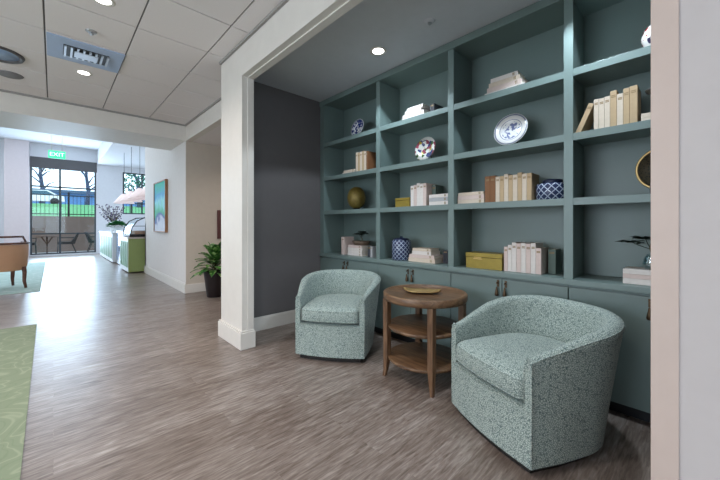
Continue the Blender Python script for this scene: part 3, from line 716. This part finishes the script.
# supply air panel
av = tag(empty('air_vent', (.24, 4.255, H)), 'square supply air grille set in the tile ceiling between the downlights', 'air vent')
MB().box((-.285, -.26, -.012), (.285, .26, .0), .002).build('panel', mat('vent_panel', (168, 186, 214), .5), av)
MB().box((-.17, -.13, -.016), (.17, .13, -.011)).build('opening', M_black, av)
for k in range(8):
    MB().box((-.165+.046*k, -.125, -.03), (-.148+.046*k, .125, -.014), .001, ).build('louver', M_chrome, av)
MB().box((-.09, -.07, -.032), (.09, .07, -.024), .002).build('diffuser_plate', M_chrome, av)
for x, y, z, lb_, mm in ((.245, 3.72, H, 'small round sprinkler head in the tile ceiling before the air vent', M_chrome), (2.12, 1.465, HA, 'small round sprinkler cover in the alcove ceiling', M_alcceil)):
    sp = tag(empty('sprinkler_head', (x, y, z)), lb_, 'sprinkler', 'ceiling sprinkler heads')
    MB().lathe([(0, -.012), (.03, -.012), (.042, -.004), (.042, 0), (0, 0)], 24).build('cover', mm, sp)
    MB().lathe([(0, -.03), (.014, -.03), (.016, -.02), (.006, -.018), (.006, -.012), (0, -.012)], 16).build('nozzle', M_chrome, sp)
rf = tag(empty('round_fixture', (-.42, 4.82, H)), 'round dark-rimmed ceiling fixture at the left edge of the photo', 'ceiling fixture')
MB().lathe([(.17, 0), (.17, -.012), (.2, -.02), (.21, 0)], 40).build('rim', mat('fixture_rim', (84, 82, 84), .5), rf)
MB().lathe([(0, -.006), (.17, -.006), (.17, 0), (0, 0)], 36).build('lens', mat('fixture_lens', (160, 186, 222), .4), rf)
spk = tag(MB().lathe([(0, -.015), (.1, -.012), (.115, 0), (0, 0)], 36).build('ceiling_speaker', mat('speaker_grille', (128, 126, 128), .7), loc=(-.36, 5.42, H)), 'flat grey round ceiling speaker beside the dark-rimmed fixture', 'speaker')

# ------------------------------------------------------------------ rugs
def rugmat(name, base, line, fringe, sc_):
    m, N, L, b = newmat(name, .95)
    tc = N.new('ShaderNodeTexCoord'); n = N.new('ShaderNodeTexNoise'); n.inputs['Scale'].default_value = sc_; n.inputs['Detail'].default_value = 2; n.inputs['Distortion'].default_value = 1.2
    L.new(tc.outputs['Object'], n.inputs['Vector'])
    f = mth(N, L, 'ABSOLUTE', mth(N, L, 'SUBTRACT', mth(N, L, 'FRACT', mth(N, L, 'MULTIPLY', n.outputs['Fac'], 7)), .5))
    L.new(ramp(N, L, f, [(.03, line), (.12, base), (.4, base), (.5, fringe)]), b.inputs['Base Color'])
    return m
tag(MB().prism([(-2.8, .4), (-.095, .4), (-.14, 5.38), (-2.8, 5.40)], 0, .009).build('area_rug', rugmat('sage_rug', (126, 137, 112), (142, 151, 126), (118, 131, 104), 2.2)), 'large sage green rug with faint leaf lines in the left foreground', 'rug')
tag(MB().box((-3.6, 8.05, .0), (-.17, 14.3, .009), .003).build('area_rug', rugmat('pale_rug', (168, 190, 182), (190, 204, 198), (158, 182, 174), 1.6)), 'pale grey-green rug under the wooden armchair in the cafe', 'rug')

# ------------------------------------------------------------------ wooden armchair at the left edge
wc = tag(empty('wooden_armchair', (-.69, 8.72, .009), math.radians(200)), 'wooden-framed armchair with tan upholstery at the left edge of the photo', 'armchair')
bd = []; arc = [(math.radians(-25+230*k/24)) for k in range(25)]
for rr_, z in ((.33, .34), (.355, .42), (.37, .6), (.375, .80), (.345, .81), (.33, .6), (.315, .45)):
    bd.append([(rr_*math.cos(a)*.95, rr_*math.sin(a), z) for a in arc])
bb = MB().grid(bd); bb.poly([q[0] for q in bd]); bb.poly([q[-1] for q in bd])
bb.build('upholstered_back', M_tan, wc)
MB().box((-.27, -.28, .34), (.27, .24, .47), .03).build('seat', M_tan, wc)
MB().tube([(.372*math.cos(a)*.95, .372*math.sin(a), .83) for a in arc], .02, 8).tube([(.30*math.cos(a), .32*math.sin(a), .95) for a in arc[7:18]], .018, 8).build('rail', M_chairwood, wc)
for a in (arc[7], arc[17]): MB().tube([(.36*math.cos(a), .36*math.sin(a), .82), (.30*math.cos(a), .32*math.sin(a), .95)], .016).build('upright', M_chairwood, wc)
for sx in (-1, 1):
    for yy, k in ((-.24, -1), (.26, 1)):
        MB().tube([(sx*.22, yy, .40), (sx*.23, yy+k*.01, .3), (sx*.225, yy+k*.01, .14), (sx*.24, yy+k*.035, .012)], [.036, .032, .026, .02]).build('leg', M_chairwood, wc)

# ------------------------------------------------------------------ patio tables and chairs outside the window
def patio_chair(loc, rz, label):
    e = tag(empty('patio_chair', loc, rz), label, 'chair', 'dark patio chairs outside the cafe window')
    MB().box((-.24, -.24, .40), (.24, .24, .50), .01).build('seat', M_black, e)
    MB().wedge_back().build('backrest', M_black, e, loc=(0, .20, .43), rot=(math.radians(-24), 0, 0))
    for sx in (-1, 1):
        MB().tube([(sx*.24, -.22, .42), (sx*.24, -.24, .66), (sx*.24, .3, .66)], .014).build('arm', M_black, e)
        MB().tube([(sx*.22, -.22, .42), (sx*.23, -.24, 0)], .015).build('leg', M_black, e)
        MB().tube([(sx*.22, .2, .42), (sx*.23, .34, 0)], .015).build('leg', M_black, e)
patio_chair((.36, 17.75, 0), math.radians(-90), 'dark patio chair facing left in the middle of the cafe window')
patio_chair((-.72, 17.75, 0), math.radians(90), 'dark patio chair at the left side of the cafe window')
patio_chair((1.42, 18.35, 0), math.radians(80), 'dark patio chair at the right edge of the cafe window')
pt = tag(empty('patio_table', (-.18, 17.85, 0)), 'small round patio table between the dark chairs outside', 'table')
MB().lathe([(0, .70), (.32, .70), (.33, .715), (.32, .73), (0, .73)], 32).build('table_top', M_chairwood, pt)
MB().tube([(0, 0, .7), (0, 0, .36)], .03).tube([(.16, 0, .7), (0, 0, .4), (0, 0, .02)], .02).tube([(-.16, 0, .7), (0, 0, .4)], .02).lathe([(0, 0), (.2, 0), (.2, .02), (0, .03)], 24).build('pedestal', M_chairwood, pt)

# ------------------------------------------------------------------ wall pictures
pf = tag(empty('framed_picture', (1.65, 7.80, 1.02)), 'framed blue-green landscape picture on the white wall before the cafe', 'picture')
MB().box((-.05, -.51, 0), (0, -.48, 1.06), .003).box((-.05, .48, 0), (0, .51, 1.06), .003).box((-.05, -.485, 0), (0, .485, .025), .003).box((-.05, -.485, 1.035), (0, .485, 1.06), .003).build('frame', M_framewood, pf)
mp_, N, L, b = newmat('landscape_print', .7)
tc = N.new('ShaderNodeTexCoord'); sp = N.new('ShaderNodeSeparateXYZ'); L.new(tc.outputs['Object'], sp.inputs[0])
n = N.new('ShaderNodeTexNoise'); n.inputs['Scale'].default_value = 4; L.new(tc.outputs['Object'], n.inputs['Vector'])
hh = mth(N, L, 'ADD', sp.outputs[2], mth(N, L, 'MULTIPLY', mth(N, L, 'SUBTRACT', n.outputs['Fac'], .5), .5))
L.new(ramp(N, L, hh, [(.0, (214, 218, 230)), (.22, (206, 212, 226)), (.3, (90, 104, 170)), (.42, (90, 190, 150)), (.6, (150, 220, 225)), (.78, (96, 170, 215)), (1, (60, 185, 165))]), b.inputs['Base Color'])
MB().box((-.035, -.482, .024), (-.01, .482, 1.036)).build('print', mp_, pf)
pg = tag(empty('framed_picture', (2.45, 6.1, .92)), 'dark red-brown framed panel on the beige wall, half hidden by the column', 'picture')
MB().box((-.28, -.03, 0), (-.22, 0, .52), .003).box((.22, -.03, 0), (.28, 0, .52), .003).box((-.22, -.03, 0), (.22, 0, .05), .003).box((-.22, -.03, .47), (.22, 0, .52), .003).build('frame', mat('red_brown_frame', (92, 58, 56), .5), pg)
MB().box((-.22, -.018, .05), (.22, -.004, .47)).build('print', mat('muted_print', (130, 104, 96), .6), pg)

# ------------------------------------------------------------------ floor plant behind the column
pp = tag(empty('potted_plant', (1.93, 5.52, 0)), 'leafy green plant in a dark pot on the floor behind the white column', 'plant')
MB().lathe([(0, 0), (.11, 0), (.12, .01), (.17, .40), (.175, .42), (.16, .42), (.15, .38), (0, .37)], 32).build('pot', M_pot, pp)
lm, N, L, b = newmat('variegated_leaf', .4)
tc = N.new('ShaderNodeTexCoord'); n = N.new('ShaderNodeTexNoise'); n.inputs['Scale'].default_value = 22; n.inputs['Detail'].default_value = 3; L.new(tc.outputs['Object'], n.inputs['Vector'])
L.new(ramp(N, L, n.outputs['Fac'], [(.38, (30, 72, 30)), (.5, (62, 118, 48)), (.6, (120, 160, 84)), (.7, (196, 206, 150))]), b.inputs['Base Color'])
fo = MB(); st = MB(); rnd = random.Random(11)
for k in range(54):
    a = k*2.399; lev = k/54; base = Vector((0, 0, .38+.25*lev)); el = math.radians(8+62*lev+rnd.uniform(-8, 8)); Ln = .27+.10*rnd.random()
    d = Vector((math.cos(a)*math.cos(el), math.sin(a)*math.cos(el), math.sin(el))); sd = Vector((-math.sin(a), math.cos(a), 0))
    p0 = base+d*.06; rows = []
    for i in range(7):
        t_ = i/6; wv = .058*math.sin(PI*min(1, t_*.92+.06))**.8; c_ = p0+d*(Ln*t_)+Vector((0, 0, -.16*t_*t_*(1.1-lev*.6)))
        rows.append([c_-sd*wv+Vector((0, 0, .012)), c_, c_+sd*wv+Vector((0, 0, .012))])
    fo.grid(rows); st.tube([base*.9, p0], .005, 5)
fo.build('foliage', lm, pp); st.tube([(0, 0, .36), (0, 0, .66)], .012, 6).build('stem', M_stem, pp)

# ------------------------------------------------------------------ cafe counter, case, pendants
M_limegreen = mat('lime_green_panel', (140, 154, 92), .5); M_ccab = mat('white_counter_paint', (232, 236, 238), .4)
M_inset = mat('pale_green_inset', (140, 176, 150), .5)
cc = tag(empty('cafe_counter', (1.31, 9.52, 0)), 'near cafe counter with a lime green end panel, against the white wall', 'counter', 'cafe counters')
MB().box((0, .02, .03), (.85, 1.3, .84), .004).build('body', M_ccab, cc)
MB().box((0.005, 0, .03), (.85, .018, .84), .003).build('end_panel', M_limegreen, cc)
MB().box((-.02, -.02, .84), (.87, 1.32, .87), .004).build('worktop', mat('pinkish_worktop', (206, 190, 184), .3), cc)
for k in range(4): MB().box((-.012, .08+.3*k, .14), (0, .28+.3*k, .76), .003).build('front_panel', M_inset, cc)
dcase = tag(empty('display_case', (1.36, 9.6, .886)), 'curved glass pastry case with black frame on the near cafe counter', 'display case')
cv = [(0, .0), (.04, .22), (.14, .38), (.30, .47), (.7, .49)]
MB().grid([[(x, 0, z) for x, z in cv], [(x, 1.15, z) for x, z in cv]]).build('curved_glass', M_caseglass, dcase)
fr_ = MB()
for y in (0, 1.15): fr_.tube([(x, y, z) for x, z in cv], .014, 6).tube([(.7, y, 0), (.7, y, .49)], .014, 6)
fr_.box((-.01, -.01, 0), (.72, 1.16, .05)).box((.1, 0, .25), (.7, 1.15, .262)); fr_.build('frame', M_black, dcase)
MB().box((.1, .05, .055), (.66, 1.1, .13), .01).build('tray', mat('pastries', (180, 150, 130), .7, noise=(20, .4)), dcase)
ck = tag(empty('drink_cooler', (1.40, 10.86, 0)), 'steel and glass drinks cooler between the two cafe counters', 'cooler', 'cafe counters')
MB().box((0, 0, .02), (.75, 1.46, 1.0), .01).build('body', M_chrome, ck)
MB().box((-.012, .05, .15), (0, 1.41, .92)).build('glass_front', mat('blue_glass_front', (120, 150, 190), .08, spec=.8), ck)
cf = tag(empty('cafe_counter', (1.31, 12.4, 0)), 'far white cafe counter with pale green inset panels near the window', 'counter', 'cafe counters')
MB().box((0, 0, .03), (.8, 3.6, .9), .004).build('body', M_ccab, cf)
MB().box((-.03, -.02, .9), (.82, 3.62, .94), .004).build('worktop', M_ccab, cf)
for k in range(6): MB().box((-.012, .12+.58*k, .14), (0, .5+.58*k, .8), .003).build('front_panel', M_inset, cf)
fp_ = tag(empty('bowl_planter', (1.45, 12.62, .94)), 'fern in a footed white bowl on the far cafe counter', 'plant')
MB().lathe([(0, 0), (.10, 0), (.09, .02), (.04, .06), (.05, .09), (.2, .16), (.24, .22), (.22, .22), (.18, .17), (0, .15)], 28).build('bowl', M_ccab, fp_)
ff = MB(); rnd = random.Random(2)
for k in range(160):
    a = rnd.random()*2*PI; el = rnd.uniform(.1, 1.4); d = Vector((math.cos(a)*math.cos(el), math.sin(a)*math.cos(el), math.sin(el)*.8)); s_ = Vector((-math.sin(a), math.cos(a), 0))*.025
    p = Vector((0, 0, .18)); q = p+d*.32; ff.poly([p+d*.08, p+d*.2+s_, q+Vector((0, 0, -.05)), p+d*.2-s_])
ff.build('foliage', mat('fern_leaf', (46, 120, 62), .5), fp_)
fl_ = tag(empty('flower_arrangement', (1.47, 13.75, .94)), 'tall twiggy arrangement of dark blossoms on the far cafe counter', 'flowers')
MB().lathe([(0, 0), (.06, 0), (.07, .2), (.04, .36), (.035, .36), (.06, .2), (0, .02)], 20).build('vase', M_ccab, fl_)
tw = MB(); bs = MB()
for k in range(26):
    a = rnd.random()*2*PI; q = Vector((math.cos(a)*rnd.uniform(.1, .42), math.sin(a)*rnd.uniform(.1, .42), rnd.uniform(.5, .92)))
    tw.tube([(0, 0, .3), q*.55+Vector((0, 0, .1)), q], .006, 5)
    for j in range(4): bs.lathe([(0, -.025), (.025, 0), (0, .025)], 6, T(q*(1-.1*j)+Vector((rnd.uniform(-.06, .06), rnd.uniform(-.06, .06), 0))))
tw.build('twig', M_stem, fl_); bs.build('blossom', mat('plum_blossom', (84, 72, 104), .7), fl_)['kind'] = 'stuff'
M_shade = mat('blush_lampshade', (235, 220, 220), .6, emit=((255, 225, 220), .3))
pl_lab = ['nearest', 'second nearest', 'third nearest', 'farthest']
for k in range(4):
    e = tag(empty('pendant_lamp', (1.85-.03*k, 10.0+1.2*k, 3.63)), 'blush conical pendant lamp over the cafe counter, %s of the four' % pl_lab[k], 'pendant lamp', 'pendant lamps over the cafe counter')
    MB().tube([(0, 0, 0), (0, 0, -1.42)], .006, 6).build('cord', M_black, e)
    MB().lathe([(.05, -1.40), (.10, -1.45), (.30, -1.72), (.295, -1.72), (.09, -1.46), (.0, -1.42)], 28).build('lamp_shade', M_shade, e)
    MB().lathe([(0, -1.60), (.04, -1.56), (.03, -1.50), (0, -1.46)], 16).build('bulb', M_lamp, e)
# exit sign
ex = tag(empty('exit_sign', (.085, 14.0, 3.26)), 'green EXIT sign hanging from the cafe ceiling above the window', 'sign')
MB().box((-.2, -.02, 0), (.2, .02, .24), .006).build('panel', mat('exit_green', (70, 200, 150), .4, emit=((50, 200, 140), .8)), ex)
MB().tube([(-.12, 0, .24), (-.12, 0, .94)], .008, 6).tube([(.12, 0, .24), (.12, 0, .94)], .008, 6).build('hanger', M_white, ex)
tcu = bpy.data.curves.new('lettering', 'FONT'); tcu.body = 'EXIT'; tcu.size = .17; tcu.extrude = .002; tcu.align_x = 'CENTER'; tcu.align_y = 'CENTER'
tcu.materials.append(mat('exit_letters', (220, 255, 240), .5, emit=((225, 255, 240), 1.2)))
tm = bpy.data.objects.new('t', tcu); C.objects.link(tm); bpy.context.view_layer.update(); tme = bpy.data.meshes.new_from_object(tm.evaluated_get(bpy.context.evaluated_depsgraph_get())); bpy.data.objects.remove(tm)
to = bpy.data.objects.new('lettering', tme); C.objects.link(to); to.parent = ex; to.location = (0, -.023, .12); to.rotation_euler = (PI/2, 0, 0)
cvn = tag(MB().box((-.35, -.25, -.012), (.35, .25, 0), .003).build('ceiling_vent', mat('grey_vent', (150, 150, 160), .6), loc=(-.55, 13.2, 4.2)), 'flat grey air vent in the cafe ceiling', 'air vent')
